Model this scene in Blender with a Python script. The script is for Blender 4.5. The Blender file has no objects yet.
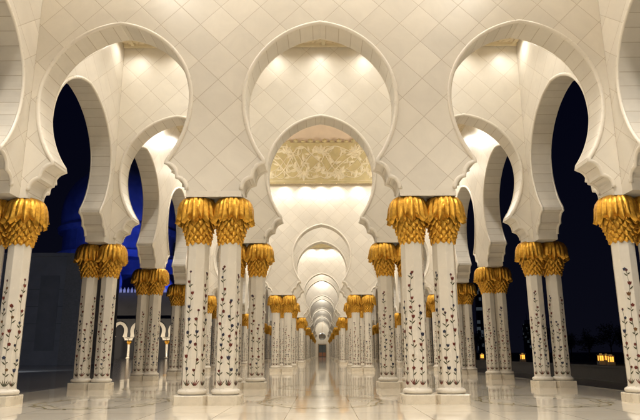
import bpy, bmesh, math, random
from mathutils import Vector, Matrix
PI = math.pi
R = math.radians
scene = bpy.context.scene
C = scene.collection

# ------------------------------------------------------------------ helpers
def link(o, parent=None):
    C.objects.link(o)
    if parent: o.parent = parent
    return o

def obj(name, bm, mats, parent=None, smooth=False, loc=(0, 0, 0)):
    me = bpy.data.meshes.new(name)
    if smooth:
        for f in bm.faces: f.smooth = True
    bm.to_mesh(me); bm.free()
    if not isinstance(mats, (list, tuple)): mats = [mats]
    for m in mats: me.materials.append(m)
    o = bpy.data.objects.new(name, me)
    o.location = loc
    return link(o, parent)

def tag(o, label=None, cat=None, group=None, kind=None):
    if label: o['label'] = label
    if cat: o['category'] = cat
    if group: o['group'] = group
    if kind: o['kind'] = kind
    return o

def thing(name, label, cat, loc=(0, 0, 0), group=None):
    o = bpy.data.objects.new(name, None)
    o.empty_display_size = .2
    o.location = loc
    link(o)
    return tag(o, label, cat, group)

def copy_tree(o, parent=None):
    c = o.copy()
    C.objects.link(c)
    c.parent = parent
    for ch in list(o.children): copy_tree(ch, c)
    return c

def box(bm, x0, x1, y0, y1, z0, z1, mi=0):
    vs = [bm.verts.new(p) for p in ((x0,y0,z0),(x1,y0,z0),(x1,y1,z0),(x0,y1,z0),(x0,y0,z1),(x1,y0,z1),(x1,y1,z1),(x0,y1,z1))]
    for q in ((0,3,2,1),(4,5,6,7),(0,1,5,4),(1,2,6,5),(2,3,7,6),(3,0,4,7)):
        f = bm.faces.new([vs[i] for i in q]); f.material_index = mi

def lathe(bm, prof, n=24, cx=0, cy=0, ang0=0.0, mi=0, cap=True):
    rings = []
    for r, z in prof:
        rings.append([bm.verts.new((cx + r*math.cos(ang0+2*PI*i/n), cy + r*math.sin(ang0+2*PI*i/n), z)) for i in range(n)])
    for a, b in zip(rings, rings[1:]):
        for i in range(n):
            f = bm.faces.new((a[i], a[(i+1) % n], b[(i+1) % n], b[i])); f.material_index = mi
    if cap:
        bm.faces.new(rings[0][::-1]).material_index = mi
        bm.faces.new(rings[-1]).material_index = mi
    return rings

def tube(bm, pts, r, n=8, mi=0, closed=False):
    """round bar along a planar or 3-D polyline"""
    pts = [Vector(p) for p in pts]
    rings = []
    m = len(pts)
    for i, p in enumerate(pts):
        a = pts[i-1] if i > 0 else (pts[-1] if closed else p)
        b = pts[i+1] if i < m-1 else (pts[0] if closed else p)
        t = (b-a).normalized()
        up = Vector((0, 0, 1)) if abs(t.z) < .9 else Vector((0, 1, 0))
        if rings: up = prev
        s = t.cross(up).normalized(); u = s.cross(t).normalized(); prev = u
        rings.append([bm.verts.new(p + r*(math.cos(2*PI*k/n)*s + math.sin(2*PI*k/n)*u)) for k in range(n)])
    for i in range(m-1 + (1 if closed else 0)):
        a = rings[i]; b = rings[(i+1) % m]
        for k in range(n):
            f = bm.faces.new((a[k], a[(k+1) % n], b[(k+1) % n], b[k])); f.material_index = mi
    if not closed:
        bm.faces.new(rings[0][::-1]).material_index = mi
        bm.faces.new(rings[-1]).material_index = mi

# ------------------------------------------------------------------ materials
def newmat(name):
    m = bpy.data.materials.new(name); m.use_nodes = True
    nt = m.node_tree
    return m, nt, nt.nodes['Principled BSDF']

class N:
    """tiny helper for building node maths"""
    def __init__(s, nt): s.nt = nt
    def n(s, t, **k):
        x = s.nt.nodes.new(t)
        for a, b in k.items(): setattr(x, a, b)
        return x
    def l(s, a, b): s.nt.links.new(a, b)
    def m(s, op, a, b=None, c=None):
        x = s.n('ShaderNodeMath', operation=op)
        for i, v in enumerate((a, b, c)):
            if v is None: continue
            if isinstance(v, (int, float)): x.inputs[i].default_value = v
            else: s.l(v, x.inputs[i])
        return x.outputs[0]
    def mix(s, fac, a, b):
        x = s.n('ShaderNodeMix', data_type='RGBA')
        for i, v in ((0, fac), (6, a), (7, b)):
            if isinstance(v, (int, float)): x.inputs[i].default_value = v
            elif isinstance(v, tuple): x.inputs[i].default_value = (*v, 1)
            else: s.l(v, x.inputs[i])
        return x.outputs[2]
    def noise(s, co, scale, detail=4, rough=.55, dist=0.0):
        x = s.n('ShaderNodeTexNoise')
        x.inputs['Scale'].default_value = scale; x.inputs['Detail'].default_value = detail
        x.inputs['Roughness'].default_value = rough; x.inputs['Distortion'].default_value = dist
        if co is not None: s.l(co, x.inputs['Vector'])
        return x.outputs['Fac']
    def ramp(s, fac, stops):
        x = s.n('ShaderNodeValToRGB')
        e = x.color_ramp.elements
        while len(e) < len(stops): e.new(.5)
        for q, (p, c) in zip(e, stops):
            q.position = p; q.color = (*c, 1) if isinstance(c, tuple) else (c, c, c, 1)
        s.l(fac, x.inputs[0])
        return x.outputs[0]
    def bump(s, h, strength, dist, bsdf):
        x = s.n('ShaderNodeBump'); x.inputs['Strength'].default_value = strength; x.inputs['Distance'].default_value = dist
        s.l(h, x.inputs['Height']); s.l(x.outputs[0], bsdf.inputs['Normal'])

MARBLE = (.78, .73, .64)
JOINT = (.50, .43, .335)

def marble(name, col=MARBLE, rough=.32, vein=.10, scale=2.2):
    m, nt, b = newmat(name); k = N(nt)
    co = k.n('ShaderNodeTexCoord').outputs['Object']
    n1 = k.noise(co, scale, 6, .6, .6)
    v = k.ramp(n1, [(.3, tuple(c*(1-vein) for c in col)), (.7, col)])
    k.l(v, b.inputs['Base Color'])
    k.l(k.ramp(k.noise(co, 9, 3), [(.3, rough*.8), (.7, rough*1.3)]), b.inputs['Roughness'])
    return m

def tiles(name, diag=1.0, line=.0075, phase=5.12):
    m, nt, b = newmat(name); k = N(nt)
    uv = k.n('ShaderNodeUVMap').outputs[0]
    sp = k.n('ShaderNodeSeparateXYZ'); k.l(uv, sp.inputs[0])
    u = k.m('ADD', sp.outputs[0], 2.5); v = k.m('SUBTRACT', sp.outputs[1], phase)
    a = k.m('ADD', k.m('DIVIDE', k.m('ADD', u, v), diag), .5)
    c = k.m('ADD', k.m('DIVIDE', k.m('SUBTRACT', u, v), diag), .5)
    fa = k.m('FRACT', a); fc = k.m('FRACT', c)
    da = k.m('MINIMUM', fa, k.m('SUBTRACT', 1, fa)); dc = k.m('MINIMUM', fc, k.m('SUBTRACT', 1, fc))
    dist = k.m('MINIMUM', da, dc)
    isline = k.m('LESS_THAN', dist, line)
    cm = k.n('ShaderNodeCombineXYZ'); k.l(k.m('FLOOR', a), cm.inputs[0]); k.l(k.m('FLOOR', c), cm.inputs[1])
    wn = k.n('ShaderNodeTexWhiteNoise', noise_dimensions='2D'); k.l(cm.outputs[0], wn.inputs['Vector'])
    co = k.n('ShaderNodeTexCoord').outputs['Object']
    off = k.n('ShaderNodeVectorMath', operation='ADD'); k.l(co, off.inputs[0]); k.l(wn.outputs['Color'], off.inputs[1])
    n1 = k.noise(off.outputs[0], 1.6, 7, .62, .8)
    base = k.ramp(n1, [(.28, tuple(c_*.90 for c_ in MARBLE)), (.72, MARBLE)])
    tone = k.m('ADD', k.m('MULTIPLY', wn.outputs['Value'], .10), .93)
    vm = k.n('ShaderNodeVectorMath', operation='SCALE'); k.l(base, vm.inputs[0]); k.l(tone, vm.inputs['Scale'])
    col = k.mix(isline, vm.outputs[0], JOINT)
    k.l(col, b.inputs['Base Color'])
    b.inputs['Roughness'].default_value = .36
    h = k.m('MULTIPLY', k.m('MINIMUM', dist, .02), 50)
    k.bump(h, .35, .008, b)
    return m

def voussoirs(name, pitch=.34):
    m, nt, b = newmat(name); k = N(nt)
    uv = k.n('ShaderNodeUVMap').outputs[0]
    sp = k.n('ShaderNodeSeparateXYZ'); k.l(uv, sp.inputs[0])
    a = k.m('DIVIDE', sp.outputs[0], pitch)
    fa = k.m('FRACT', a)
    da = k.m('MULTIPLY', k.m('MINIMUM', fa, k.m('SUBTRACT', 1, fa)), pitch)
    d = da
    isline = k.m('LESS_THAN', d, .008)
    wn = k.n('ShaderNodeTexWhiteNoise', noise_dimensions='1D'); k.l(k.m('FLOOR', a), wn.inputs['W'])
    co = k.n('ShaderNodeTexCoord').outputs['Object']
    base = k.ramp(k.noise(co, 2.0, 6, .6, .6), [(.3, tuple(c*.9 for c in MARBLE)), (.7, MARBLE)])
    vm = k.n('ShaderNodeVectorMath', operation='SCALE'); k.l(base, vm.inputs[0])
    k.l(k.m('ADD', k.m('MULTIPLY', wn.outputs['Value'], .1), .92), vm.inputs['Scale'])
    k.l(k.mix(isline, vm.outputs[0], JOINT), b.inputs['Base Color'])
    b.inputs['Roughness'].default_value = .36
    k.bump(k.m('MULTIPLY', k.m('MINIMUM', d, .014), 70), .35, .006, b)
    return m

def plain(name, col, rough=.5, metal=0.0, var=.15, scale=6.0, bump=0.0):
    m, nt, b = newmat(name); k = N(nt)
    co = k.n('ShaderNodeTexCoord').outputs['Object']
    n1 = k.noise(co, scale, 5)
    k.l(k.ramp(n1, [(.3, tuple(c*(1-var) for c in col)), (.7, tuple(min(1, c*(1+var)) for c in col))]), b.inputs['Base Color'])
    b.inputs['Roughness'].default_value = rough; b.inputs['Metallic'].default_value = metal
    if bump: k.bump(n1, bump, .02, b)
    return m

def glow(name, col, strength):
    m, nt, b = newmat(name); k = N(nt)
    co = k.n('ShaderNodeTexCoord').outputs['Object']
    c = k.ramp(k.noise(co, 3, 2), [(.3, tuple(x*.85 for x in col)), (.7, col)])
    k.l(c, b.inputs['Base Color']); k.l(c, b.inputs['Emission Color'])
    b.inputs['Emission Strength'].default_value = strength
    return m

def gold(name):
    m, nt, b = newmat(name); k = N(nt)
    co = k.n('ShaderNodeTexCoord').outputs['Object']
    n1 = k.noise(co, 14, 5, .6, .4)
    k.l(k.ramp(n1, [(.25, (.42, .20, .02)), (.6, (.76, .42, .06)), (.85, (.92, .60, .14))]), b.inputs['Base Color'])
    b.inputs['Metallic'].default_value = .82
    k.l(k.ramp(k.noise(co, 30, 3), [(.3, .34), (.7, .50)]), b.inputs['Roughness'])
    k.bump(k.noise(co, 70, 3), .12, .006, b)
    return m

def floor_mat():
    m, nt, b = newmat('polished_marble_floor'); k = N(nt)
    tc = k.n('ShaderNodeTexCoord').outputs['Object']
    sp = k.n('ShaderNodeSeparateXYZ'); k.l(tc, sp.inputs[0])
    px, py = 1.25, 1.5
    a = k.m('DIVIDE', k.m('ADD', sp.outputs[0], px*.5), px); c = k.m('DIVIDE', k.m('ADD', sp.outputs[1], .25), py)
    fa = k.m('FRACT', a); fc = k.m('FRACT', c)
    da = k.m('MULTIPLY', k.m('MINIMUM', fa, k.m('SUBTRACT', 1, fa)), px)
    dc = k.m('MULTIPLY', k.m('MINIMUM', fc, k.m('SUBTRACT', 1, fc)), py)
    isl = k.m('LESS_THAN', k.m('MINIMUM', da, dc), .006)
    cm = k.n('ShaderNodeCombineXYZ'); k.l(k.m('FLOOR', a), cm.inputs[0]); k.l(k.m('FLOOR', c), cm.inputs[1])
    wn = k.n('ShaderNodeTexWhiteNoise', noise_dimensions='2D'); k.l(cm.outputs[0], wn.inputs['Vector'])
    ofs = k.n('ShaderNodeVectorMath', operation='MULTIPLY_ADD'); k.l(wn.outputs['Color'], ofs.inputs[0]); ofs.inputs[1].default_value = (9, 9, 9); k.l(tc, ofs.inputs[2])
    n1 = k.noise(ofs.outputs[0], 1.1, 8, .62, 1.2)
    base = k.ramp(n1, [(.25, (.74, .665, .54)), (.5, (.79, .72, .60)), (.75, (.82, .76, .65))])
    vm = k.n('ShaderNodeVectorMath', operation='SCALE'); k.l(base, vm.inputs[0])
    k.l(k.m('ADD', k.m('MULTIPLY', wn.outputs['Value'], .12), .92), vm.inputs['Scale'])
    k.l(k.mix(isl, vm.outputs[0], (.26, .19, .12)), b.inputs['Base Color'])
    k.l(k.ramp(k.noise(tc, 2.5, 5), [(.3, .03), (.7, .08)]), b.inputs['Roughness'])
    b.inputs['IOR'].default_value = 1.55
    k.bump(k.noise(tc, .8, 2), .05, .02, b)
    return m

def coffer_mat():
    m, nt, b = newmat('carved_coffer_ceiling'); k = N(nt)
    tc = k.n('ShaderNodeTexCoord').outputs['Object']
    w = k.n('ShaderNodeTexMagic', turbulence_depth=3); w.inputs['Scale'].default_value = 3.2; w.inputs['Distortion'].default_value = 1.6
    k.l(tc, w.inputs['Vector'])
    f = w.outputs['Fac']
    k.l(k.ramp(f, [(.35, (.50, .40, .24)), (.55, (.72, .62, .44))]), b.inputs['Base Color'])
    b.inputs['Roughness'].default_value = .55
    k.bump(k.ramp(f, [(.4, 0.0), (.5, 1.0)]), .6, .04, b)
    return m

M_TILE = tiles('diagonal_marble_tiles')
M_VOUS = voussoirs('arch_marble_blocks')
M_BEAD = marble('moulding_marble', (.78, .725, .63), .3, .06)
M_SHAFT = marble('column_marble', (.76, .71, .62), .22, .08, 3)
M_PLINTH = marble('plinth_marble', (.74, .67, .55), .28, .1, 2)
M_GOLD = gold('gilded_leaf')
M_GOLDD = plain('gilded_core_shaded', (.30, .15, .03), .5, .7, .3, 20)  # core coloured darker than the leaves, in place of shade in the gaps
M_STEM = plain('inlay_green', (.085, .085, .045), .3)
M_RED = plain('inlay_red', (.17, .04, .028), .3, var=.4, scale=25)
M_BLUE = plain('inlay_blue', (.045, .05, .085), .3, var=.4, scale=25)
M_OCHRE = plain('inlay_ochre', (.20, .10, .04), .3, var=.3, scale=25)
M_FLOOR = floor_mat()
M_FINLAY = plain('floor_inlay_green_gold', (.40, .33, .16), .12, var=.25)
M_FINLAY2 = plain('floor_inlay_pale', (.56, .50, .32), .12, var=.2)
M_COFFER = coffer_mat()
M_FRIEZE = plain('frieze_ground', (.47, .385, .195), .6, var=.1, scale=3)
M_RELIEF = plain('frieze_relief', (.68, .60, .42), .5, var=.08, scale=4)
M_DRUM = plain('dome_plaster', (.66, .53, .39), .7, var=.06, scale=1)
M_LENS = glow('downlight_lens', (1.0, .86, .62), 4)
M_TRIM = plain('downlight_trim', (.62, .52, .36), .35, .3)

# ------------------------------------------------------------------ layout
BAY, PITCH = 5.0, 6.0            # bay across, bay along
Y0 = 13.75                        # first row of columns
PERIOD = 24.0
NSEG = 7
PAIR = .74
ZW = 4.64                         # underside of the arcade wall
ZC = 11.85                        # ceiling
TW = .70                          # thickness of the cross walls
SX0, SX1 = 7.05, 7.68             # side wall inner and outer face
YEND = Y0 + PERIOD*(NSEG-1) + PITCH + 18
YSTART = Y0 - 18
rows_in = [Y0 + PERIOD*k + d for k in range(NSEG) for d in (0, PITCH)]

# arch outline (half), from the springing up to the crown
def half_profile(sx=1.0, inset=.10):
    pts = [(1.88, ZW), (1.88, 4.82)]
    for i in range(1, 9):
        t = PI/2*(1 - i/8)
        pts.append((1.64+.24*math.sin(t), 4.82+.30*math.cos(t)))
    for i in range(1, 9):
        t = PI/2*(1 - i/8)
        pts.append((1.36+.28*math.sin(t), 5.12+.35*math.cos(t)))
    zc = 7.1
    a0 = math.asin((5.47-zc)/2.31)
    for i in range(1, 15):
        a = a0*(1 - i/14)
        pts.append((1.92*math.cos(a), zc+2.31*math.sin(a)))
    for i in range(1, 25):
        a = PI/2*i/24
        x = 1.92*math.cos(a)
        pts.append((x, zc+2.04*math.sin(a)+.08*(1-x/1.92)**2))
    pts = [((x-(inset if z > 5.5 else inset*.3))*sx if x > .001 else 0, z-(inset*max(0, (z-zc)/2.1) if z > zc else 0)) for x, z in pts]
    pts[-1] = (0, pts[-1][1])
    return [(max(x, 0), z) for x, z in pts]

def arch_path(cx, sx=1.0, inset=.10):
    """full outline from the left springing over the crown to the right springing"""
    h = half_profile(sx, inset)
    return [(cx-x, z) for x, z in h] + [(cx+x, z) for x, z in h[-2::-1]]

def wall_bm(centres, x0, x1, top, t, sx, axis, uoff=0.0):
    """wall standing along `axis` ('x' or 'y') with arches cut out, thickness t, centred on 0"""
    bm = bmesh.new(); uvl = bm.loops.layers.uv.new('UVMap')
    out = [(x0, ZW)]
    kinds = []
    for c in centres:
        p = arch_path(c, sx)
        kinds.append('b'); out.append(p[0])
        for q in p[1:]: kinds.append('a'); out.append(q)
    kinds.append('b'); out.append((x1, ZW)); kinds.append('e'); out.append((x1, top)); kinds.append('e'); out.append((x0, top)); kinds.append('e')
    def P(p, d): return (p[0], d, p[1]) if axis == 'x' else (d, p[0], p[1])
    A = [bm.verts.new(P(p, -t/2)) for p in out]; B = [bm.verts.new(P(p, t/2)) for p in out]
    fa = bm.faces.new(A); fb = bm.faces.new(B[::-1])
    s = 0
    n = len(out)
    for f in (fa, fb):
        for l in f.loops:
            co = l.vert.co
            l[uvl].uv = ((co.x if axis == 'x' else (co.y-uoff)/sx), co.z)
    for i in range(n):
        j = (i+1) % n
        d = math.hypot(out[j][0]-out[i][0], out[j][1]-out[i][1])
        f = bm.faces.new((A[j], A[i], B[i], B[j]))
        f.material_index = 1
        for l in f.loops:
            vi = l.vert
            at_j = vi in (A[j], B[j])
            l[uvl].uv = (s + (d if at_j else 0), -t/2 if vi in (A[i], A[j]) else t/2)
        s += d
    bmesh.ops.recalc_face_normals(bm, faces=bm.faces)
    bmesh.ops.triangulate(bm, faces=[f for f in bm.faces if len(f.verts) > 4])
    return bm

def bead_bm(cx, t, sx, axis, r=.052):
    """round moulding round one arch, on both faces"""
    bm = bmesh.new()
    pth = arch_path(cx, sx, .062)
    pth = [q for q in pth if q[1] > ZW+.14]
    for d in (-t/2-.005, t/2+.005):
        pts = [(p[0], d, p[1]) if axis == 'x' else (d, p[0], p[1]) for p in pth]
        # section in the wall plane: normal of path x wall normal
        rings = []
        m = len(pth); K = 10
        for i in range(m):
            a = pth[max(i-1, 0)]; b = pth[min(i+1, m-1)]
            tx, tz = b[0]-a[0], b[1]-a[1]; L = math.hypot(tx, tz) or 1
            nx, nz = -tz/L, tx/L
            ring = []
            for q in range(K):
                w = 2*PI*q/K
                u, v = r*math.cos(w), r*.85*math.sin(w)
                x, z = pth[i][0]+nx*u, pth[i][1]+nz*u
                ring.append(bm.verts.new((x, d+v, z) if axis == 'x' else (d+v, x, z)))
            rings.append(ring)
        for i in range(m-1):
            for q in range(K):
                bm.faces.new((rings[i][q], rings[i][(q+1) % K], rings[i+1][(q+1) % K], rings[i+1][q]))
        bm.faces.new(rings[0]); bm.faces.new(rings[-1])
    bmesh.ops.recalc_face_normals(bm, faces=bm.faces)
    return bm

ORD = ['nearest', 'second', 'third', 'fourth', 'fifth', 'sixth', 'seventh', 'eighth', 'ninth', 'tenth', 'eleventh', 'twelfth', 'thirteenth', 'farthest']

# ------------------------------------------------------------------ cross walls
def cross_wall(y, idx):
    lab = ('nearest cream tiled cross wall with three horseshoe arches spanning the arcade' if idx == 0 else
           '%s cream tiled cross wall with horseshoe arches, counted from the front of the arcade' % ORD[idx])
    w = thing('arcade_wall', lab, 'arched wall', (0, y, 0), 'tiled cross walls of the arcade')
    if idx == 0:
        b = obj('wall_panel', wall_bm([-5, 0, 5], -SX0+.003, SX0-.003, ZC+.0, TW, 1.0, 'x'), [M_TILE, M_VOUS], w)
        for c in (-5, 0, 5):
            obj('arch_moulding', bead_bm(c, TW, 1.0, 'x'), M_BEAD, w, True)
        for c in (-2.5, 2.5):
            bm = bmesh.new()
            box(bm, c-.65, c+.65, -TW/2-.03, TW/2+.03, ZW, ZW+.10)
            box(bm, c-.63, c+.63, -TW/2-.015, TW/2+.015, ZW+.10, ZW+.14)
            obj('springer_slab', bm, M_BEAD, w)
        cross_wall.proto = w
    else:
        for ch in cross_wall.proto.children:
            c2 = ch.copy(); C.objects.link(c2); c2.parent = w
for i, y in enumerate(rows_in): cross_wall(y, i)

# ------------------------------------------------------------------ side walls
side_centres = [YSTART + PITCH*(i+.5) for i in range(int(round((YEND-YSTART)/PITCH)))]
for s in (-1, 1):
    w = thing('side_wall', ('cream arcade wall of tall horseshoe arches along the left side, open to the blue lit courtyard' if s < 0 else
              'cream arcade wall of tall horseshoe arches along the right side, open to the dark garden'), 'arched wall', (s*(SX0+SX1)/2, 0, 0))
    obj('wall_panel', wall_bm(side_centres, YSTART, YEND, ZC, SX1-SX0, PITCH/BAY, 'y', side_centres[0]), [M_TILE, M_VOUS], w)
    bmproto = None
    for c in side_centres[1:24]:
        if bmproto is None:
            bmproto = obj('arch_moulding', bead_bm(0, SX1-SX0, PITCH/BAY, 'y'), M_BEAD, w, True, (0, c, 0))
        else:
            o = bmproto.copy(); C.objects.link(o); o.location = (0, c, 0)
    for i in range(1, len(side_centres)):
        pass

# ------------------------------------------------------------------ columns
def ribbon(bm, pts, w, y, mi):
    """flat ribbon in a local plane: pts are (u, z); y is handled by the caller through `put`"""
    L = []
    for i, p in enumerate(pts):
        a = pts[max(i-1, 0)]; b = pts[min(i+1, len(pts)-1)]
        t = Vector((b[0]-a[0], b[1]-a[1])); t = t.normalized() if t.length else Vector((0, 1))
        n = Vector((-t.y, t.x))
        ww = w[i] if isinstance(w, list) else w
        L.append(((p[0]+n.x*ww/2, p[1]+n.y*ww/2), (p[0]-n.x*ww/2, p[1]-n.y*ww/2)))
    vs = [(y(*a), y(*b)) for a, b in L]
    vs = [(bm.verts.new(a), bm.verts.new(b)) for a, b in vs]
    for p, q in zip(vs, vs[1:]):
        bm.faces.new((p[0], p[1], q[1], q[0])).material_index = mi

def blob(bm, put, poly, mi):
    bm.faces.new([bm.verts.new(put(*p)) for p in poly]).material_index = mi

def leaf_poly(x, z, ang, L, W):
    c, s = math.cos(ang), math.sin(ang)
    loc = [(0, 0), (.3*L, W*.5), (.65*L, W*.42), (L, 0), (.65*L, -W*.42), (.3*L, -W*.5)]
    return [(x+a*c-b*s, z+a*s+b*c) for a, b in loc]

def vine(bm, put, rng, z0, z1):
    ph = rng.uniform(0, 6)
    amp = rng.uniform(.012, .022)
    fr = rng.uniform(4, 7.5)
    f = lambda z: amp*math.sin(ph+(z-z0)*fr)
    n = int((z1-z0)/.06)
    ribbon(bm, [(f(z0+(z1-z0)*i/n), z0+(z1-z0)*i/n) for i in range(n+1)], .0075, put, 1)
    # tuft of grassy leaves at the foot
    for a in (-.55, -.28, 0, .3, .6):
        blob(bm, put, leaf_poly(f(z0)+a*.02, z0-.01, PI/2-a*1.1, rng.uniform(.10, .17), .022), 1 if rng.random() < .6 else 2)
    z = z0+.2; sd = rng.choice((-1, 1))
    while z < z1-.05:
        x = f(z)
        blob(bm, put, leaf_poly(x, z, PI/2-sd*.8, rng.uniform(.075, .12), .030), 1)
        if rng.random() < .75: blob(bm, put, leaf_poly(x, z+.035, PI/2+sd*.95, rng.uniform(.06, .10), .028), 1)
        # flower on a short stalk
        zz = z+rng.uniform(.10, .15); xx = max(-.06, min(.06, f(zz)+sd*rng.uniform(.012, .042)))
        ribbon(bm, [(f(zz-.08), zz-.08), (xx, zz)], .008, put, 1)
        col = rng.choice((2, 2, 2, 3, 3, 4))
        if rng.random() < .55:
            r = rng.uniform(.032, .047)
            for q in range(5):
                blob(bm, put, leaf_poly(xx, zz+.01, PI/2+q*2*PI/5, r, r*.9), col)
        else:
            r = rng.uniform(.075, .105)
            for q in (-.42, 0, .42):
                blob(bm, put, leaf_poly(xx, zz-.01, PI/2+q, r, r*.42), col)
        z += rng.uniform(.22, .31); sd = -sd
    r = .034
    for q in range(6): blob(bm, put, leaf_poly(f(z1), z1+.02, q*PI/3, r, r*.8), rng.choice((2, 3)))

def shaft_mesh(seed):
    rng = random.Random(seed)
    bm = bmesh.new()
    ap = .245                                   # flat to flat / 2
    rc = ap/math.cos(PI/8)
    z0, z1 = .325, 3.62
    # octagonal prism with eased edges: two verts per arris
    prof = []
    for i in range(8):
        a = i*PI/4                              # arris facing -Y is one of these
        for d in (-.028, .028):
            prof.append((rc*.985*math.cos(a+d), rc*.985*math.sin(a+d)))
    zs = [z0, .98, .984, 1.98, 1.984, 2.97, 2.974, z1]
    rings = []
    for q, z in enumerate(zs):
        rings.append([bm.verts.new((x, y, z)) for x, y in prof])
    for a, b in zip(rings, rings[1:]):
        for i in range(16):
            j = (i+1) % 16
            bm.faces.new((a[i], a[j], b[j], b[i])).material_index = 0
    bm.faces.new(rings[-1])
    # hairline joints between the drums
    for zj in (.98, 1.98, 2.97):
        q = [bm.verts.new((x*1.002, y*1.002, zj-.003)) for x, y in prof]; p = [bm.verts.new((x*1.002, y*1.002, zj+.003)) for x, y in prof]
        for i in range(16):
            bm.faces.new((q[i], q[(i+1) % 16], p[(i+1) % 16], p[i])).material_index = 5
    off = rng.randint(0, 1)
    for i in range(8):
        a = PI/8+i*PI/4
        nx, ny = math.cos(a), math.sin(a)
        d = rc*.985*math.cos(PI/8-.028)+.004
        put = lambda u, z, nx=nx, ny=ny, d=d: (nx*d-ny*u, ny*d+nx*u, z)
        if (i+off) % 2: vine(bm, put, rng, .40, rng.uniform(2.70, 2.95))
        else: vine(bm, put, rng, .40, rng.uniform(1.75, 2.25))
    me = bpy.data.meshes.new('shaft')
    bm.to_mesh(me); bm.free()
    for m in (M_SHAFT, M_STEM, M_RED, M_BLUE, M_OCHRE, M_PLINTH): me.materials.append(m)
    return me

def frond(bm, path, width, n, ang, keel=.03, mi=0, cup=0.0, qs=(-1, -.5, 0, .5, 1), zig=.008, smooth=False):
    """leaf that follows path [(r, z)...]; width is a list along the path; keel raises the midrib"""
    ca, sa = math.cos(ang), math.sin(ang)
    rows = []
    m = len(path)
    for i, (r, z) in enumerate(path):
        a = path[max(i-1, 0)]; b = path[min(i+1, m-1)]
        tr, tz = b[0]-a[0], b[1]-a[1]; L = math.hypot(tr, tz) or 1
        nr, nz = (tz/L, -tr/L)
        if nr < 0 and i < m: nr, nz = (-nr, -nz) if abs(nr) > .25 else (nr, nz)
        w = width[i]
        row = []
        for qi, q in enumerate(qs):
            k = keel*(1-abs(q)) - cup*q*q + (zig if qi % 2 else 0)*min(1, w/.1)
            rr, zz, ss = r+nr*k, z+nz*k, q*w/2
            row.append(bm.verts.new((ca*rr-sa*ss, sa*rr+ca*ss, zz)))
        rows.append(row)
    for a, b in zip(rows, rows[1:]):
        for q in range(len(qs)-1):
            f = bm.faces.new((a[q], a[q+1], b[q+1], b[q])); f.material_index = mi; f.smooth = smooth

def capital_mesh(lean, sd):
    rng = random.Random(sd)
    bm = bmesh.new()
    o0 = rng.uniform(0, 1)
    # body the leaves grow on
    bp = [(.232, 3.545), (.24, 3.60), (.25, 3.70), (.268, 3.85), (.305, 4.02), (.355, 4.22), (.372, 4.38), (.35, 4.52), (.30, 4.60), (.27, 4.637)]
    lathe(bm, bp, 24, mi=1)
    def body(z):
        for (r0, z0), (r1, z1) in zip(bp, bp[1:]):
            if z0 <= z <= z1: return r0+(r1-r0)*(z-z0)/(z1-z0)
        return bp[0][0] if z < bp[0][1] else bp[-1][0]
    # overlapping pointed scales, tips hanging down, growing from the neck upward
    n = 12
    zt = 3.53
    for rI in range(7):
        h = .15+.018*rI
        for i in range(n):
            ang = 2*PI*(i+o0+(rI % 2)*.5)/n + rng.uniform(-.03, .03)
            tip = .026+.010*rI
            dz = rng.uniform(-.014, .014)
            path = [(body(zt+h)-.004, zt+h), (body(zt+h*.75)+.014, zt+h*.75), (body(zt+h*.4)+.018+tip*.4, zt+h*.4), (body(zt+h*.15)+tip*.95, zt+h*.14+dz), (body(zt)+tip+.016, zt+dz)]
            W = 2*PI*(body(zt+h*.5)+.03)/n*1.02
            frond(bm, path, [W*.6, W*.95, W*.98, W*.5, .006], 5, ang, .030, cup=.014)
        zt += .072+.006*rI
    # big leaves from the crown, arching out and over, tips hanging free
    for n, rmax, zt, W, o in ((10, .438, 4.02, .28, .25), (10, .432, 4.11, .28, .75), (8, .40, 4.26, .29, 0.0)):
        for i in range(n):
            ang = 2*PI*(i+o+o0)/n + rng.uniform(-.05, .05)
            dz = rng.uniform(-.03, .03)
            path = [(.17, 4.640), (.26, 4.628), (rmax-.10, 4.585), (rmax-.045, 4.51), (rmax-.012, 4.41), (rmax+.012, zt+.14+dz), (rmax+.032, zt+.05+dz), (rmax+.058, zt+dz)]
            frond(bm, path, [W*.6, W*.8, W*.96, W*1.02, W, W*.78, W*.38, .006], 5, ang, .055, cup=.045, qs=(-1, -.75, -.5, -.25, 0, .25, .5, .75, 1), zig=.016, smooth=True)
    for v in bm.verts:
        t = min(1, max(0, (v.co.z-3.56)/.75)); v.co.x += lean*t*t*(3-2*t)
    me = bpy.data.meshes.new('capital')
    bm.to_mesh(me); bm.free()
    me.materials.append(M_GOLD); me.materials.append(M_GOLDD)
    return me

def base_mesh():
    bm = bmesh.new()
    prof = [(.30, .20), (.315, .205)]
    for i in range(9):
        a = -PI/2+PI*i/8
        prof.append((.262+.064*math.cos(a), .265+.058*math.sin(a)))
    prof += [(.262, .33), (.255, .345)]
    lathe(bm, prof, 32)
    for f in bm.faces: f.smooth = True
    me = bpy.data.meshes.new('base_ring'); bm.to_mesh(me); bm.free(); me.materials.append(M_BEAD)
    return me

def plinth_mesh(PAIR):
    bm = bmesh.new()
    w, d, c = PAIR/2-.001, .385, .12
    pl = [(-w+c*.5, -d), (w-c*.5, -d), (w, -d+c), (w, d-c), (w-c*.5, d), (-w+c*.5, d), (-w, d-c), (-w, -d+c)]
    lo = [bm.verts.new((x, y, 0)) for x, y in pl]; hi = [bm.verts.new((x, y, .188)) for x, y in pl]
    h2 = [bm.verts.new((x*.975, y*.975, .2)) for x, y in pl]
    for a, b in ((lo, hi), (hi, h2)):
        for i in range(8): bm.faces.new((a[i], a[(i+1) % 8], b[(i+1) % 8], b[i]))
    bm.faces.new(h2); bm.faces.new(lo[::-1])
    me = bpy.data.meshes.new('plinth'); bm.to_mesh(me); bm.free(); me.materials.append(M_PLINTH)
    return me

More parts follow.
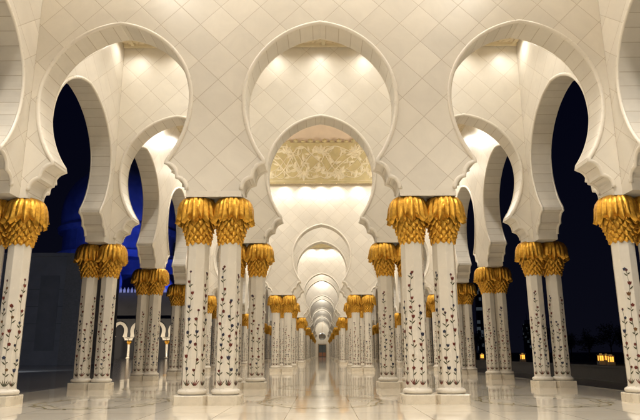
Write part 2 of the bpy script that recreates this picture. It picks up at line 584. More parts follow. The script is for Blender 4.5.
SHAFTS = [shaft_mesh(s) for s in (3, 8, 21, 34)]
PAIR2, PAIR3 = .645, .53
CAPS = {q: [capital_mesh(q*.05, 5+9*j+q) for j in range(3)] for q in (-1, 1)}
BASEM, PLM3, PLM, PLM2 = base_mesh(), plinth_mesh(PAIR3), plinth_mesh(PAIR), plinth_mesh(PAIR2)

def column(x, y, seed, label, group, PLM=PLM, lean=1):
    t = thing('column', label, 'column', (x, y, 0), group)
    for nm, me in (('plinth', PLM), ('base_ring', BASEM), ('shaft', SHAFTS[seed % 4]), ('capital', CAPS[lean][(seed//3) % 3])):
        o = bpy.data.objects.new(nm, me); link(o, t)
        if nm == 'shaft': o.rotation_euler.z = (seed % 8)*PI/4
    return t

seed = 0
for s, sd in ((-1, 'left'), (1, 'right')):
    for i, y in enumerate(rows_in):
        for io in (-1, 1):
            which = 'inner' if io < 0 else 'outer'
            if i < 6:
                lab = '%s column of the %s pair on the %s side of the central aisle, gold leaf capital' % (which, ORD[i], sd)
                grp = 'columns beside the central aisle'
            else:
                lab = 'small gold capped white column far down the %s side of the central aisle' % sd
                grp = 'far columns on the %s of the central aisle' % sd
            column(s*(2.5+io*PAIR/2), y, seed, lab, grp, PLM, s*io); seed += 3
    for i in range(0, 19):
        y = Y0+PITCH*i
        for io in (-1, 1):
            which = 'inner' if io < 0 else 'outer'
            if i < 5:
                lab = '%s column of the %s pair carrying the %s side wall, gold leaf capital' % (which, ORD[i], sd)
                grp = 'columns carrying the side walls'
            else:
                lab = 'white column with gold capital in the far run under the %s side wall' % sd
                grp = 'far columns under the %s side wall' % sd
            column(s*((7.39 if i < 2 else 7.43)+io*(PAIR2 if i < 2 else PAIR3)/2), y, seed, lab, grp, PLM2 if i < 2 else PLM3, s*io); seed += 5

# ------------------------------------------------------------------ floor
bm = bmesh.new()
box(bm, -8.7, 8.7, -6, YEND+1, -.30, 0)
floor = tag(obj('floor', bm, M_FLOOR), kind='structure')

def flat_ribbon(bm, pts, w, z, mi=0):
    ribbon(bm, pts, w, lambda u, v: (u, v, z), mi)
def scroll(bm, cx, cy, sx, sy):
    z = .004
    n = 64
    for r, w, mi in ((1.0, .04, 0), (.86, .025, 1)):
        flat_ribbon(bm, [(cx+sx*r*(1+.06*math.sin(6*2*PI*i/n))*math.cos(2*PI*i/n), cy+sy*r*(1+.06*math.sin(6*2*PI*i/n))*math.sin(2*PI*i/n)) for i in range(n+1)], w, z, mi)
        z += .004
    # leaves and curling tendrils round the wreath
    for i in range(18):
        a = 2*PI*i/18
        px, py = cx+sx*math.cos(a), cy+sy*math.sin(a)
        for q in (-1, 1):
            f = leaf_poly(px, py, a+q*.9, .22, .06)
            bm.faces.new([bm.verts.new((x, y, .013)) for x, y in f]).material_index = (i+q) % 2
    for i in range(6):
        a = 2*PI*(i+.5)/6
        px, py = cx+sx*1.02*math.cos(a), cy+sy*1.02*math.sin(a)
        pts = []
        for k in range(22):
            t = k/21; rr = .62*t*(1-.45*t); w = a+.4+t*2.6
            pts.append((px+rr*math.cos(w), py+rr*math.sin(w)))
        flat_ribbon(bm, pts, .028, .017, 0)
bm = bmesh.new()
for k in range(3):
    yb = Y0+PERIOD*k
    for cx in (-5, 0, 5):
        for dy in (.55, PITCH+.55): scroll(bm, cx, yb+dy, 1.35, 1.75)
inl = obj('floor_inlay', bm, [M_FINLAY, M_FINLAY2], floor)

# ------------------------------------------------------------------ ceiling, friezes and domes
OX = 5.2
bm = bmesh.new()
def slab(x0, x1, y0, y1): box(bm, x0, x1, y0, y1, ZC, ZC+.25)
DOMES = []
for k in range(-1, NSEG):
    yb = Y0+PERIOD*k+PITCH                      # second row of this group
    if k >= 0: slab(-SX1, SX1, Y0+PERIOD*k-TW/2-.48, yb+TW/2+.5)
    d0, d1 = yb+TW/2+.5, yb+18-TW/2-.5
    slab(-SX1, -OX, d0, d1); slab(OX, SX1, d0, d1)
    DOMES.append((d0, d1))
slab(-SX1, SX1, YEND-TW/2-.48, YEND+.5)
ceiling = tag(obj('ceiling', bm, M_COFFER), kind='structure')
# ribs of the coffering, hung under the ceiling of the narrow bays
bm = bmesh.new()
for k in range(NSEG):
    y = Y0+PERIOD*k
    for i in range(5): box(bm, -SX0+.02, SX0-.02, y+TW/2+.02+i*1.28-(.0 if i < 4 else 0), y+TW/2+.14+i*1.28, ZC-.09, ZC-.003)
    for i in range(9): box(bm, -SX0+.3+i*1.7, -SX0+.42+i*1.7, y+TW/2+.03, y+PITCH-TW/2-.03, ZC-.07, ZC-.004)
obj('ceiling_ribs', bm, M_RELIEF, ceiling)

ZF0, ZF1 = ZC+.02, 14.55
def relief_strip(bm, pts, w, h):
    rows = []
    for i, p in enumerate(pts):
        a = pts[max(i-1, 0)]; b = pts[min(i+1, len(pts)-1)]
        t = Vector((b[0]-a[0], b[1]-a[1])); t = t.normalized() if t.length else Vector((0, 1))
        n = Vector((-t.y, t.x)); ww = w*(1-.55*i/len(pts))
        rows.append([bm.verts.new((p[0]+n.x*q*ww/2, yy, p[1]+n.y*q*ww/2)) for q, yy in ((-1, 0), (-.5, -h), (.5, -h), (1, 0))])
    for a, b in zip(rows, rows[1:]):
        for q in range(3): bm.faces.new((a[q], a[q+1], b[q+1], b[q]))
def relief_leaf(bm, x, z, ang, L, W, h):
    p = leaf_poly(x, z, ang, L, W)
    c = bm.verts.new((x+math.cos(ang)*L*.5, -h, z+math.sin(ang)*L*.5))
    vs = [bm.verts.new((a, 0, b)) for a, b in p]
    for i in range(6): bm.faces.new((vs[i], vs[(i+1) % 6], c))
def frieze_relief():
    rng = random.Random(11)
    bm = bmesh.new()
    lo, hi = ZC+.10, ZF1-.12
    mid, amp = (lo+hi)/2, (hi-lo)/2-.14
    X = OX-.1
    # long interlacing scroll stems with blade leaves
    for j, (wl, ph, am) in enumerate(((4.6, 0.0, 1.0), (4.6, 2.09, .95), (4.6, 4.19, 1.0), (3.1, 1.0, .6), (3.1, 4.1, .62), (3.8, 3.0, .8))):
        f = lambda x: mid+amp*am*math.sin(2*PI*abs(x)/wl+ph+.35*math.sin(x*1.9))
        n = 170
        pts = [(-X+2*X*i/n, f(-X+2*X*i/n)) for i in range(n+1)]
        relief_strip(bm, pts, .105 if j < 3 else .07, .055)
        i = 3+j
        sd = 1
        while i < n-3:
            x, z = pts[i]; dx, dz = pts[i+1][0]-pts[i-1][0], pts[i+1][1]-pts[i-1][1]
            a = math.atan2(dz, dx)+(0 if (i//5) % 2 else PI)
            L = rng.uniform(.36, .66)
            aa = a+sd*rng.uniform(.45, .8)
            ex, ez = x+math.cos(aa)*L, z+math.sin(aa)*L
            if lo < ez < hi and abs(ex) < X: relief_leaf(bm, x, z, aa, L, L*.36, .07)
            sd = -sd; i += rng.choice((5, 6, 7))
    # curling tendrils
    for q in range(10):
        x = -X+.45+q*(2*X-.9)/9; z = mid+(.75 if q % 2 else -.75)*amp; sg = 1 if (q//2) % 2 else -1
        pts = []
        for i in range(26):
            t = i/25; r = .42*(1-.8*t); w = sg*(t*7.5)+q
            pts.append((x+r*math.cos(w), max(lo, min(hi, z+r*math.sin(w)))))
        relief_strip(bm, pts, .06, .05)
    # broad palmettes along both edges
    for q in range(9):
        x = -X+.6+q*(2*X-1.2)/8
        up = q % 2 == 0
        for k in (-2, -1, 0, 1, 2):
            relief_leaf(bm, x, (hi-.62) if up else lo+.6, (PI/2 if up else -PI/2)+k*.5, .66-.09*abs(k), .23, .09)
    relief_strip(bm, [(-X+i*.3, lo-.05+.02*math.sin(i)) for i in range(35)], .09, .05)
    bmesh.ops.recalc_face_normals(bm, faces=bm.faces)
    return bm
relief_mesh = None
for i, (d0, d1) in enumerate(DOMES):
    cy = (d0+d1)/2; hl = (d1-d0)/2
    if i == len(DOMES)-1 and False: continue
    lab = ['coffered dome over the foreground bay above the nearest wall', 'dome bay with carved vine frieze seen through the central front arch'][i] if i < 2 else '%s dome bay with carved frieze, counting from the front' % ORD[i]
    t = thing('dome', lab, 'dome', (0, cy, 0), 'domes over the wide bays')
    bm = bmesh.new()
    # four frieze panels
    e = .12
    box(bm, -OX, OX, hl, hl+e, ZC+.003, ZF1); box(bm, -OX, OX, -hl-e, -hl, ZC+.25, ZF1)
    box(bm, -OX-e, -OX, -hl, hl, ZC+.25, ZF1); box(bm, OX, OX+e, -hl, hl, ZC+.25, ZF1)
    fr = obj('frieze', bm, M_FRIEZE, t)
    bm = bmesh.new()
    box(bm, -SX0+.01, SX0-.01, hl-.06, hl-.004, ZC-.10, ZC+.04)
    obj('frieze_rail', bm, M_FRIEZE, fr)
    if relief_mesh is None:
        o = obj('vine_relief', frieze_relief(), M_RELIEF, fr, False, (0, hl-.003, 0)); relief_mesh = o.data
    else:
        o = bpy.data.objects.new('vine_relief', relief_mesh); o.location = (0, hl-.003, 0); link(o, fr)
    # leaf cresting and the vault above
    bm = bmesh.new()
    nn = 22
    for q in range(nn):
        x = -OX+(q+.5)*2*OX/nn
        relief_leaf(bm, x, ZF1-.02, PI/2, .30 if q % 2 else .2, .34, .10)
    o = obj('cresting', bm, M_FRIEZE, fr, False, (0, hl-.02, 0))
    bm = bmesh.new()
    rings = []
    for q in range(9):
        a = PI/2*q/8
        sc = math.cos(a)*.985+.015
        z = ZF1+.003+4.6*math.sin(a)
        pts = []
        for w in range(40):
            b = 2*PI*w/40
            ex = 3.5 if q < 2 else 2.5
            cx_, sy_ = math.cos(b), math.sin(b)
            den = (abs(cx_)**ex+abs(sy_)**ex)**(1/ex)
            pts.append(bm.verts.new((OX*1.06*sc*cx_/den, (hl+.3)*sc*sy_/den, z)))
        rings.append(pts)
    for a, b in zip(rings, rings[1:]):
        for w in range(40): bm.faces.new((a[w], a[(w+1) % 40], b[(w+1) % 40], b[w]))
    bm.faces.new(rings[-1])
    obj('vault', bm, M_DRUM, t, True)

# ------------------------------------------------------------------ end wall, doorway and globe
bm = bmesh.new()
box(bm, -SX1, -1.1, YEND, YEND+.5, 0, ZC); box(bm, 1.1, SX1, YEND, YEND+.5, 0, ZC); box(bm, -1.1, 1.1, YEND, YEND+.5, 3.5, ZC)
tag(obj('end_wall', bm, M_PLINTH), 'plain pale wall closing the far end of the arcade', 'wall')
t = thing('doorway', 'small dark framed doorway at the far end of the central aisle', 'door', (0, YEND, 0))
bm = bmesh.new()
box(bm, -1.25, -1.05, -.12, .3, 0, 3.6); box(bm, 1.05, 1.25, -.12, .3, 0, 3.6); box(bm, -1.25, 1.25, -.12, .3, 3.6, 3.85)
obj('frame', bm, plain('door_stone', (.3, .22, .14), .5), t)
for s in (-1, 1):
    bm = bmesh.new()
    box(bm, min(s*.02, s*1.04), max(s*.02, s*1.04), .1, .18, .02, 3.58)
    d = obj('door_leaf', bm, plain('door_dark_glass', (.10, .115, .12), .15), t)
    bm = bmesh.new()
    box(bm, min(s*.1, s*.95), max(s*.1, s*.95), .06, .098, .15, 1.3)
    obj('panel', bm, plain('door_red_wood', (.30, .13, .07), .4), d)
def lantern_ball(loc):
    t = thing('globe_lantern', 'grey glass globe lantern hanging above the far doorway', 'lantern', loc)
    bm = bmesh.new(); bmesh.ops.create_uvsphere(bm, u_segments=28, v_segments=18, radius=1.05)
    m, nt, b = newmat('smoked_glass'); k = N(nt)
    co = k.n('ShaderNodeTexCoord').outputs['Object']
    k.l(k.ramp(k.noise(co, 2, 3), [(.3, (.50, .53, .54)), (.7, (.72, .74, .74))]), b.inputs['Base Color'])
    b.inputs['Metallic'].default_value = .35; b.inputs['Roughness'].default_value = .3
    obj('globe', bm, m, t, True)
    bm = bmesh.new(); tube(bm, [(0, 0, 1.03), (0, 0, ZC-loc[2])], .03, 6); obj('chain', bm, M_GOLD, t)
    bm = bmesh.new()
    for z in (-.35, .35):
        r = math.sqrt(1.05**2-z*z)+.01
        tube(bm, [(r*math.cos(2*PI*i/28), r*math.sin(2*PI*i/28), z) for i in range(28)], .035, 6, closed=True)
    obj('band', bm, M_GOLD, t)
lantern_ball((0, YEND-8, 5.75))

# ------------------------------------------------------------------ lamps
WARM = (1.0, .942, .84)
def lamp_data(name, watts, deg, blend, col=WARM, rad=.06):
    l = bpy.data.lights.new(name, 'SPOT'); l.energy = watts; l.spot_size = R(deg); l.spot_blend = blend; l.color = col; l.shadow_soft_size = rad
    return l
bm = bmesh.new(); lathe(bm, [(.075, -.03), (.09, -.026), (.095, 0)], 20); ring_me = obj('trim', bm, M_TRIM); 
bm = bmesh.new(); lathe(bm, [(.055, -.036), (.055, -.031)], 16); lens_me = obj('lens', bm, M_LENS)
TRIM, LENS = ring_me.data, lens_me.data
bpy.data.objects.remove(ring_me); bpy.data.objects.remove(lens_me)
L_WASH = lamp_data('wall_wash', 112, 160, 1.0, rad=.15)
L_FAR = lamp_data('far_wash', 740, 165, .7, rad=.2)
L_MID = lamp_data('mid_wash', 500, 165, .7, rad=.3)
L_NEAR = lamp_data('front_fill', 850, 110, .9, rad=.25)
L_WIDE = lamp_data('bay_fill', 1900, 100, .8, rad=.25)
def downlight(x, y, label, grp, data, z=ZC, tilt=(0, 0)):
    t = thing('downlight', label, 'ceiling light', (x, y, z-.003), grp)
    for nm, me in (('trim', TRIM), ('lens', LENS)): link(bpy.data.objects.new(nm, me), t)
    l = bpy.data.objects.new('lamp', data); l.location = (0, 0, -.09); l.rotation_euler = (R(tilt[0]), R(tilt[1]), 0); link(l, t)
# narrow bay lights, washing the wall behind them
for k in range(NSEG):
    ya, yb = Y0+PERIOD*k, Y0+PERIOD*k+PITCH
    if k < 2:
        for x in (-6.6, -5, -3.4, -1.6, 0, 1.6, 3.4, 5, 6.6):
            downlight(x, yb-TW/2-.75, 'small round downlight in the %s narrow ceiling strip, close to the wall below it' % ORD[k], 'downlights in the %s narrow ceiling' % ORD[k], L_WASH)
        for x in (-5, 0, 5):
            downlight(x, ya+2.0, 'small round downlight in the middle of the %s narrow ceiling strip' % ORD[k], 'middle downlights in the %s narrow ceiling' % ORD[k], L_MID)
    else:
        for x in (-4.5, 0, 4.5):
            downlight(x, yb-1.6, 'tiny downlight in a far narrow ceiling strip', 'far narrow ceiling downlights', L_FAR)
for x in (-3, 3): downlight(x, YEND-5, 'tiny downlight before the far end wall', 'far end downlights', L_FAR)
# ledge lights of the dome bays
for i, (d0, d1) in enumerate(DOMES):
    yl = d1+.17
    if i < 3:
        for x in (-6.6, -5, -3.9, -2.4, -1.0, 0, 1.0, 2.4, 3.9, 5, 6.6):
            downlight(x, yl, 'small round downlight on the ledge below the %s dome frieze' % ORD[i], 'ledge downlights of the %s dome bay' % ORD[i], L_WASH)
        for x in (-6.1, 6.1):
            for f in (.2, .5, .8):
                downlight(x, d0+(d1-d0)*f, 'round downlight over the side aisle of the %s dome bay' % ORD[i], 'side aisle downlights of the %s dome bay' % ORD[i], L_WIDE if i == 0 else L_FAR)  # the foreground bay's wide lamps are unseen, added as fill
        if i == 0:
            for x in (-5, -2.5, 0, 2.5, 5):  # unseen lamps tilted forward, added to light the columns from the front
                downlight(x, d0+.4, 'added fill light over the near end of the foreground dome bay', 'added fill lights of the foreground dome bay', L_NEAR, ZC, (28, 0))
    else:
        for x in (-4.5, 0, 4.5):
            downlight(x, yl, 'tiny downlight on the ledge of a far dome bay', 'far dome bay downlights', L_FAR)
# cove lamps without fixtures, added above the side ledges to brighten friezes and vaults
L_VAULT_FILL = lamp_data('vault_fill', 420, 165, .6, rad=.3)
for i, (d0, d1) in enumerate(DOMES[:4]):
    for sx in (-1, 1):
        for f in (.55, .2):
            o = bpy.data.objects.new('vault_fill_lamp', L_VAULT_FILL); o.location = (sx*(OX-.3), d1-(d1-d0)*f, ZC+.45)
            o.rotation_euler = (Vector((-sx*1.0, d1, ZC+2.4))-o.location).to_track_quat('-Z', 'Y').to_euler(); link(o)
# ------------------------------------------------------------------ outside, left: courtyard
M_CT = plain('courtyard_marble', (.30, .29, .28), .12, var=.1, scale=.4)
bm = bmesh.new(); box(bm, -400, -8.7, -40, 420, -.35, -.12)
tag(obj('courtyard', bm, M_CT), kind='structure')
M_DARKST = plain('dark_stone', (.20, .20, .22), .6, var=.12, scale=.5)
M_BLUEST = plain('pale_dome_stone', (.50, .50, .55), .55, var=.35, scale=.12)  # broad mottling of the colour stands in for the uneven blue light

M_GROUND = plain('dark_ground', (.03, .03, .032), .7, var=.3, scale=.05)
bm = bmesh.new(); box(bm, -3000, 3000, -300, 4000, -1.2, -.5)
tag(obj('ground', bm, M_GROUND), kind='structure')

# pylon like dark building close by
M_BACK2 = plain('joint_stone', (.07, .07, .08), .7)
t = thing('gatehouse', 'tall dark stone building block left of the arcade below the blue dome', 'building', (-38.5, 74, 0))
bm = bmesh.new(); box(bm, -10, 8, -3, 10, -.5, 12.6); obj('wall', bm, M_DARKST, t)
bm = bmesh.new(); box(bm, 8.003, 10.2, -3.6, 9, -.5, 12.9); obj('corner_pier', bm, plain('pier_stone', (.17, .165, .17), .6), t)
bm = bmesh.new(); box(bm, -10.3, 8, -3.3, 10.2, 12.6, 13.0); obj('cornice', bm, M_DARKST, t)
M_REC = plain('panel_stone', (.155, .155, .172), .6, var=.12, scale=.6)  # flat panels in a slightly darker tone of the wall stone
for x in (-7.5, -3, 1.5, 6):
    bm = bmesh.new(); box(bm, x-1.15, x+1.15, -3.05, -3.002, 1.5, 10.3); obj('panel', bm, M_REC, t)
bm = bmesh.new()
for z in (2.6, 4.6, 6.6, 8.6): box(bm, -10, 8, -3.02, -3.001, z, z+.035)
obj('course_line', bm, M_BACK2, t)

# far arcade across the courtyard
FY = 160.0
M_BACK = plain('shadowed_screen', (.06, .06, .065), .7)  # dark colour stands in for the unlit wall round the arches
t = thing('courtyard_arcade', 'distant white arcade with lit horseshoe arches across the courtyard', 'building', (0, FY, 0))
cents = [-88.4+5*i for i in range(13)]
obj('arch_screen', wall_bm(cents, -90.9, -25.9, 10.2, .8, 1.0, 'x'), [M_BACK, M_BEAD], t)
def ring_bm():
    bm = bmesh.new()
    inn = [(x*.66 if z > 5.5 else x*.8, 7.1+(z-7.1)*.8 if z > 7.1 else z) for x, z in arch_path(0, 1.0, .10)]
    prev = None
    m = len(inn)
    for i, (x, z) in enumerate(inn):
        a = inn[max(i-1, 0)]; b = inn[min(i+1, m-1)]
        if z < 5.5: ox, oz = (-2.46 if x < 0 else 2.46), z
        else:
            dx, dz = x, z-7.1; L = math.hypot(dx, dz) or 1
            ox, oz = x+dx/L*.95, z+dz/L*.75
            if z < 6.6:
                f = (z-5.5)/1.1; ox = math.copysign(2.46*(1-f)+abs(ox)*f, x)
        row = [bm.verts.new((x, -.40, z)), bm.verts.new((x, -.62, z)), bm.verts.new((ox, -.62, oz)), bm.verts.new((ox, -.40, oz))]
        if prev:
            for k in range(3): bm.faces.new((prev[k], prev[k+1], row[k+1], row[k]))
        prev = row
    bmesh.ops.recalc_face_normals(bm, faces=bm.faces)
    return bm
rm = None
for c in cents[3:]:
    if rm is None: o = obj('arch_ring', ring_bm(), M_BEAD, t, False, (c, 0, 0)); rm = o.data
    else: o = bpy.data.objects.new('arch_ring', rm); o.location = (c, 0, 0); link(o, t)
bm = bmesh.new(); box(bm, -95, -25, .41, 12, 10.2, 17.2); box(bm, -95, -25, 11.5, 12, -.3, 10.2); obj('upper_wall', bm, plain('shadowed_stone', (.05, .05, .06), .7, var=.15, scale=.3), t)  # upper wall coloured dark in place of being left unlit
bm = bmesh.new()
for i in range(70):
    x = -94.5+i
    box(bm, x, x+.62, .3, .6, 17.2, 18.0); 
    vs = [bm.verts.new(p) for p in ((x, .3, 18.0), (x+.62, .3, 18.0), (x+.62, .6, 18.0), (x, .6, 18.0))]; ap = bm.verts.new((x+.31, .45, 18.7))
    for q in range(4): bm.faces.new((vs[q], vs[(q+1) % 4], ap))
obj('battlement', bm, M_BLUEST, t)
for i, c in enumerate(cents[:-1]):
    t2 = column(c+2.5, FY, i, 'tiny lit column of the distant arcade across the courtyard', 'columns of the distant courtyard arcade')
    t2.scale = (1.3, 1.3, 1.0); t2.location.z = -.0

def area(name, loc, target, sx, sy, w, col):
    l = bpy.data.lights.new(name, 'AREA'); l.shape = 'RECTANGLE'; l.size = sx; l.size_y = sy; l.energy = w; l.color = col
    o = bpy.data.objects.new(name, l); o.location = loc
    o.rotation_euler = (Vector(target)-Vector(loc)).to_track_quat('-Z', 'Y').to_euler()
    link(o); return o
def flood(name, loc, target, w, deg, col, rad=.4):
    o = bpy.data.objects.new(name, lamp_data(name, w, deg, .5, col, rad)); o.location = loc
    o.rotation_euler = (Vector(target)-Vector(loc)).to_track_quat('-Z', 'Y').to_euler()
    return link(o)
for x in (-80, -65, -50, -35):
    flood('arcade_floodlight', (x, FY-9, .3), (x, FY, 7), 5500, 110, (1, .84, .62))
flood('gatehouse_fill', (-22, 40, 1.5), (-38, 74, 7), 3400, 120, (.82, .9, 1))  # added fill without a fixture, lifts the dark gatehouse front
BLUE = (.03, .08, .9)
area('parapet_floodlight', (-58, FY-1.6, 17.9), (-58, FY, 18.1), 64, .25, 480, (.12, .25, 1))

def dome(name, label, x, y, zb, r, h, lights):
    t = thing(name, label, 'dome', (x, y, 0))
    bm = bmesh.new()
    prof = []
    for i in range(15):
        a = PI/2*i/14
        rr = r*math.cos(a)*(1+.10*math.sin(2*a)); prof.append((max(rr, .05), zb+h*math.sin(a)))
    lathe(bm, prof, 40); obj('shell', bm, M_BLUEST, t, True)
    bm = bmesh.new(); lathe(bm, [(r*.96, zb-r*.55), (r*.96, zb-.01)], 40)
    lathe(bm, [(r*1.04, zb-r*.12), (r*1.06, zb-r*.05), (r*1.02, zb+.02)], 40); lathe(bm, [(r*1.05, zb-r*.62), (r*1.05, zb-r*.5)], 40)
    dr = obj('drum', bm, M_BLUEST, t)
    bm = bmesh.new(); lathe(bm, [(.05*r, zb+h), (.09*r, zb+h+.08*r), (.03*r, zb+h+.16*r), (.01*r, zb+h+.4*r)], 12); obj('finial', bm, M_GOLD, t)
dome('great_dome', 'large marble dome lit deep blue rising behind the left arches', -72, 208, 44, 19.5, 24, None)
dome('small_dome', 'smaller blue lit dome low on the left beside the dark building', -68, 178, 20.5, 7.5, 9, None)
dome('small_dome', 'little blue lit dome between the left columns, right of the larger one', -52, 186, 19, 5.5, 7, None)
t = thing('prayer_hall', 'dark bulk of the hall carrying the blue dome beyond the courtyard', 'building', (-75, 215, 0))
bm = bmesh.new(); box(bm, -45, 22, -16, 40, -.5, 27); obj('wall', bm, M_DARKST, t)
bm = bmesh.new(); box(bm, -24, 26, -17, 42, 27.003, 32); obj('roof_block', bm, M_BLUEST, t)
for loc, tg, w in (((-40, 165, 24), (-70, 205, 42), 13000), ((-95, 160, 24), (-75, 200, 48), 2500), ((-62, 150, 30), (-70, 200, 52), 3500), ((-60, 165, 19), (-66, 178, 22), 3600), ((-47, 172, 19), (-52, 186, 22), 3600)):
    flood('blue_floodlight', loc, tg, w, 100, BLUE)

# ------------------------------------------------------------------ outside, right: garden
M_GRASS = plain('night_lawn', (.03, .045, .02), .8, var=.4, scale=1.5)
bm = bmesh.new(); box(bm, 12.3, 500, -40, 420, -.5, -.30); tag(obj('garden', bm, M_GRASS), kind='structure')
bm = bmesh.new(); box(bm, 8.7, 12.3, -40, 420, -.45, -.14); tag(obj('terrace', bm, plain('terrace_stone', (.09, .085, .08), .3)), kind='structure')
bm = bmesh.new(); box(bm, 13, 500, 78, 86, -.5, -.28); tag(obj('road', bm, plain('asphalt', (.07, .068, .065), .6)), kind='structure')
bm = bmesh.new(); box(bm, 12.3, 12.9, 2, 60, -.4, .42); box(bm, 12.24, 12.96, 2, 60, .42, .50)
tag(obj('low_wall', bm, plain('wall_dark', (.05, .05, .055), .6)), 'low dark parapet wall along the garden on the right', 'wall')

M_LAMPG = glow('lantern_glow', (1.0, .42, .06), 1.7)
M_IRON = plain('black_iron', (.02, .02, .02), .5)
def lantern(x, y, h, label):
    t = thing('garden_lantern', label, 'lantern', (x, y, -.3), 'square garden lanterns')
    bm = bmesh.new(); w = .21
    box(bm, -w-.06, w+.06, -w-.06, w+.06, 0, h)
    obj('pedestal', bm, M_DARKST, t)
    bm = bmesh.new(); box(bm, -w+.02, w-.02, -w+.02, w-.02, h+.04, h+.50); obj('glass', bm, M_LAMPG, t)
    bm = bmesh.new()
    for sx in (-1, 1):
        for sy in (-1, 1): box(bm, sx*w-.03, sx*w+.03, sy*w-.03, sy*w+.03, h, h+.54)
    box(bm, -w-.05, w+.05, -w-.05, w+.05, h+.54, h+.60); box(bm, -w*.6, w*.6, -w*.6, w*.6, h+.60, h+.70)
    for q in (-1, 1): box(bm, q*.0-.012, q*.0+.012, q*(w-.015)-.012, q*(w-.015)+.012, h+.04, h+.52)
    obj('cage', bm, M_IRON, t)
    l = bpy.data.lights.new('lantern_lamp', 'POINT'); l.energy = 22; l.color = (1, .55, .16); l.shadow_soft_size = .2
    o = bpy.data.objects.new('lantern_lamp', l); o.location = (0, -.5, h+.75); link(o, t)
def upx(u, Y): return (u-321)/594*Y*.972
for u, Y, h, lab in ((598.5, 58, .55, 'leftmost glowing square lantern of the three at the far right'), (603.8, 66, .5, 'small middle lantern of the three glowing at the far right'), (608.5, 57, .45, 'rightmost glowing square lantern of the three at the far right'),
                     (521, 70, .6, 'glowing lantern just left of the second right hand column pair'), (490, 76, .6, 'glowing lantern beside the third right hand column pair'), (480.5, 84, .6, 'faint lantern farthest left in the garden')):
    lantern(upx(u, Y), Y, h, lab)

M_LEAF = plain('night_foliage', (.045, .06, .03), .7, var=.4, scale=2)
M_BARK = plain('bark', (.06, .045, .03), .8)
def tree(x, y, h, seed, label):
    rng = random.Random(seed)
    t = thing('garden_tree', label, 'tree', (x, y, -.4), 'dark garden trees on the right')
    bm = bmesh.new()
    lathe(bm, [(.16, 0), (.12, h*.3), (.08, h*.55)], 8)
    for i in range(6):
        a = rng.uniform(0, 6.28)
        tube(bm, [(0, 0, h*.35), (h*.13*math.cos(a), h*.13*math.sin(a), h*.55), (h*.24*math.cos(a), h*.24*math.sin(a), h*.75)], .04, 5)
    obj('trunk', bm, M_BARK, t)
    bm = bmesh.new()
    for c in range(16):
        cx, cy, cz = rng.gauss(0, h*.15), rng.gauss(0, h*.15), h*.66+rng.gauss(0, h*.11)
        for i in range(60):
            p = Vector((cx+rng.gauss(0, h*.07), cy+rng.gauss(0, h*.07), cz+rng.gauss(0, h*.06)))
            u = Vector((rng.gauss(0, 1), rng.gauss(0, 1), rng.gauss(0, 1))).normalized(); v = u.orthogonal().normalized()
            s_ = h*.028
            bm.faces.new([bm.verts.new(p+q) for q in (u*s_, v*s_*.6, -u*s_, -v*s_*.6)])
    obj('crown', bm, M_LEAF, t)
tl = ['bushy dark tree beyond the lanterns at the right edge', 'rounded dark tree left of the three lanterns', 'tall dark tree between the right hand columns', 'low dark tree behind the second right column pair', 'dark tree near the far towers', 'broad dark tree by the road at the far right', 'slim dark tree just left of the third right column pair']
for i, (u, Y, h) in enumerate(((626, 92, 5.6), (588, 96, 5.0), (535, 100, 6.2), (570, 110, 5.0), (498, 105, 5.6), (610, 112, 6.5), (475, 112, 6.0))):
    tree(upx(u, Y), Y, h, i+1, tl[i])

def winmat(col, st, seed):
    m, nt, b = newmat('tower_windows'); k = N(nt)
    tc = k.n('ShaderNodeTexCoord').outputs['Object']
    mp = k.n('ShaderNodeMapping'); mp.inputs['Scale'].default_value = (.35, .35, .3); k.l(tc, mp.inputs[0])
    fl = k.n('ShaderNodeVectorMath', operation='FLOOR'); k.l(mp.outputs[0], fl.inputs[0])
    wn = k.n('ShaderNodeTexWhiteNoise'); k.l(fl.outputs[0], wn.inputs['Vector'])
    on = k.m('GREATER_THAN', wn.outputs['Value'], .86)
    b.inputs['Base Color'].default_value = (.02, .025, .035, 1); b.inputs['Roughness'].default_value = .4
    b.inputs['Emission Color'].default_value = (*col, 1)
    k.l(k.m('MULTIPLY', on, st), b.inputs['Emission Strength'])
    return m
for u, w, Y, h, lab in ((481, 5, 620, 78, 'tall faint tower with scattered lit windows on the right skyline'), (489, 4, 700, 60, 'shorter faint tower right of the tall one on the skyline'), (529, 7, 800, 38, 'low wide block on the skyline behind the right columns')):
    t = thing('tower_block', lab, 'building', (upx(u, Y), Y, 0))
    ww = w/594*Y
    bm = bmesh.new(); box(bm, -ww/2, ww/2, 0, ww, -1, h); obj('facade', bm, winmat((.7, .85, 1.0), .045, u), t)
    bm = bmesh.new(); box(bm, -ww/4, ww/4, ww*.2, ww*.7, h+.003, h+5); box(bm, -.3, .3, ww*.4, ww*.4+.6, h+5, h+14); obj('roof_plant', bm, M_DARKST, t)

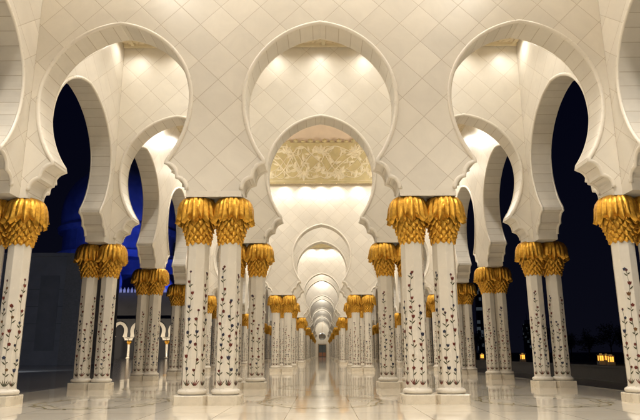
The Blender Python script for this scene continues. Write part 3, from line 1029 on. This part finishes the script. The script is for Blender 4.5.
# ------------------------------------------------------------------ sky, sun, camera
w = bpy.data.worlds.new('World'); scene.world = w; w.use_nodes = True
nt = w.node_tree
sky = nt.nodes.new('ShaderNodeTexSky'); sky.sky_type = 'NISHITA'; sky.sun_disc = False
sky.sun_elevation = R(-5.5); sky.sun_rotation = R(200); sky.air_density = 1.2; sky.ozone_density = 4.0
tint = nt.nodes.new('ShaderNodeMix'); tint.data_type = 'RGBA'; tint.blend_type = 'MULTIPLY'; tint.inputs[0].default_value = 1
tint.inputs[7].default_value = (.35, .5, 1.0, 1)
nt.links.new(sky.outputs[0], tint.inputs[6])
bg = nt.nodes['Background']; addn = nt.nodes.new('ShaderNodeMix'); addn.data_type = 'RGBA'; addn.blend_type = 'ADD'; addn.inputs[0].default_value = 1
geo = nt.nodes.new('ShaderNodeNewGeometry'); sep = nt.nodes.new('ShaderNodeSeparateXYZ'); nt.links.new(geo.outputs['Incoming'], sep.inputs[0])
ab = nt.nodes.new('ShaderNodeMath'); ab.operation = 'ABSOLUTE'; nt.links.new(sep.outputs[2], ab.inputs[0])
grad = nt.nodes.new('ShaderNodeValToRGB'); nt.links.new(ab.outputs[0], grad.inputs[0])
ge = grad.color_ramp.elements; ge[0].position = 0; ge[0].color = (.0034, .0036, .0075, 1); ge[1].position = .45; ge[1].color = (.0007, .0010, .0052, 1)
nt.links.new(grad.outputs[0], addn.inputs[7])
nt.links.new(tint.outputs[2], addn.inputs[6]); nt.links.new(addn.outputs[2], bg.inputs['Color']); bg.inputs['Strength'].default_value = 1.0
sl = bpy.data.lights.new('moon', 'SUN'); sl.energy = .004; sl.angle = R(.5); sl.color = (.7, .8, 1)
so = link(bpy.data.objects.new('moon', sl)); so.rotation_euler = (R(50), 0, R(30))

cam = bpy.data.cameras.new('camera'); co = link(bpy.data.objects.new('camera', cam))
cam.sensor_width = 36; cam.lens = 593.8/640*36; cam.clip_start = .05; cam.clip_end = 6000
pitch, roll, yaw = .2368, .0046, -.0028
fwd = Vector((-math.sin(-yaw)*math.cos(pitch)*-1 if False else math.sin(yaw)*math.cos(pitch), math.cos(yaw)*math.cos(pitch), math.sin(pitch)))
co.location = (.0209, 0, 1.0797)
q = Matrix.Rotation(-yaw, 4, 'Z') @ Matrix.Rotation(PI/2+pitch, 4, 'X') @ Matrix.Rotation(-roll, 4, 'Z')
co.rotation_euler = q.to_euler()
scene.camera = co

scene.view_settings.view_transform = 'Standard'; scene.view_settings.look = 'None'
scene.view_settings.exposure = 0; scene.view_settings.gamma = 1
cy = scene.cycles
cy.max_bounces = 8; cy.diffuse_bounces = 6; cy.glossy_bounces = 4; cy.sample_clamp_indirect = 8; cy.caustics_reflective = False; cy.caustics_refractive = False
cy.use_denoising = True
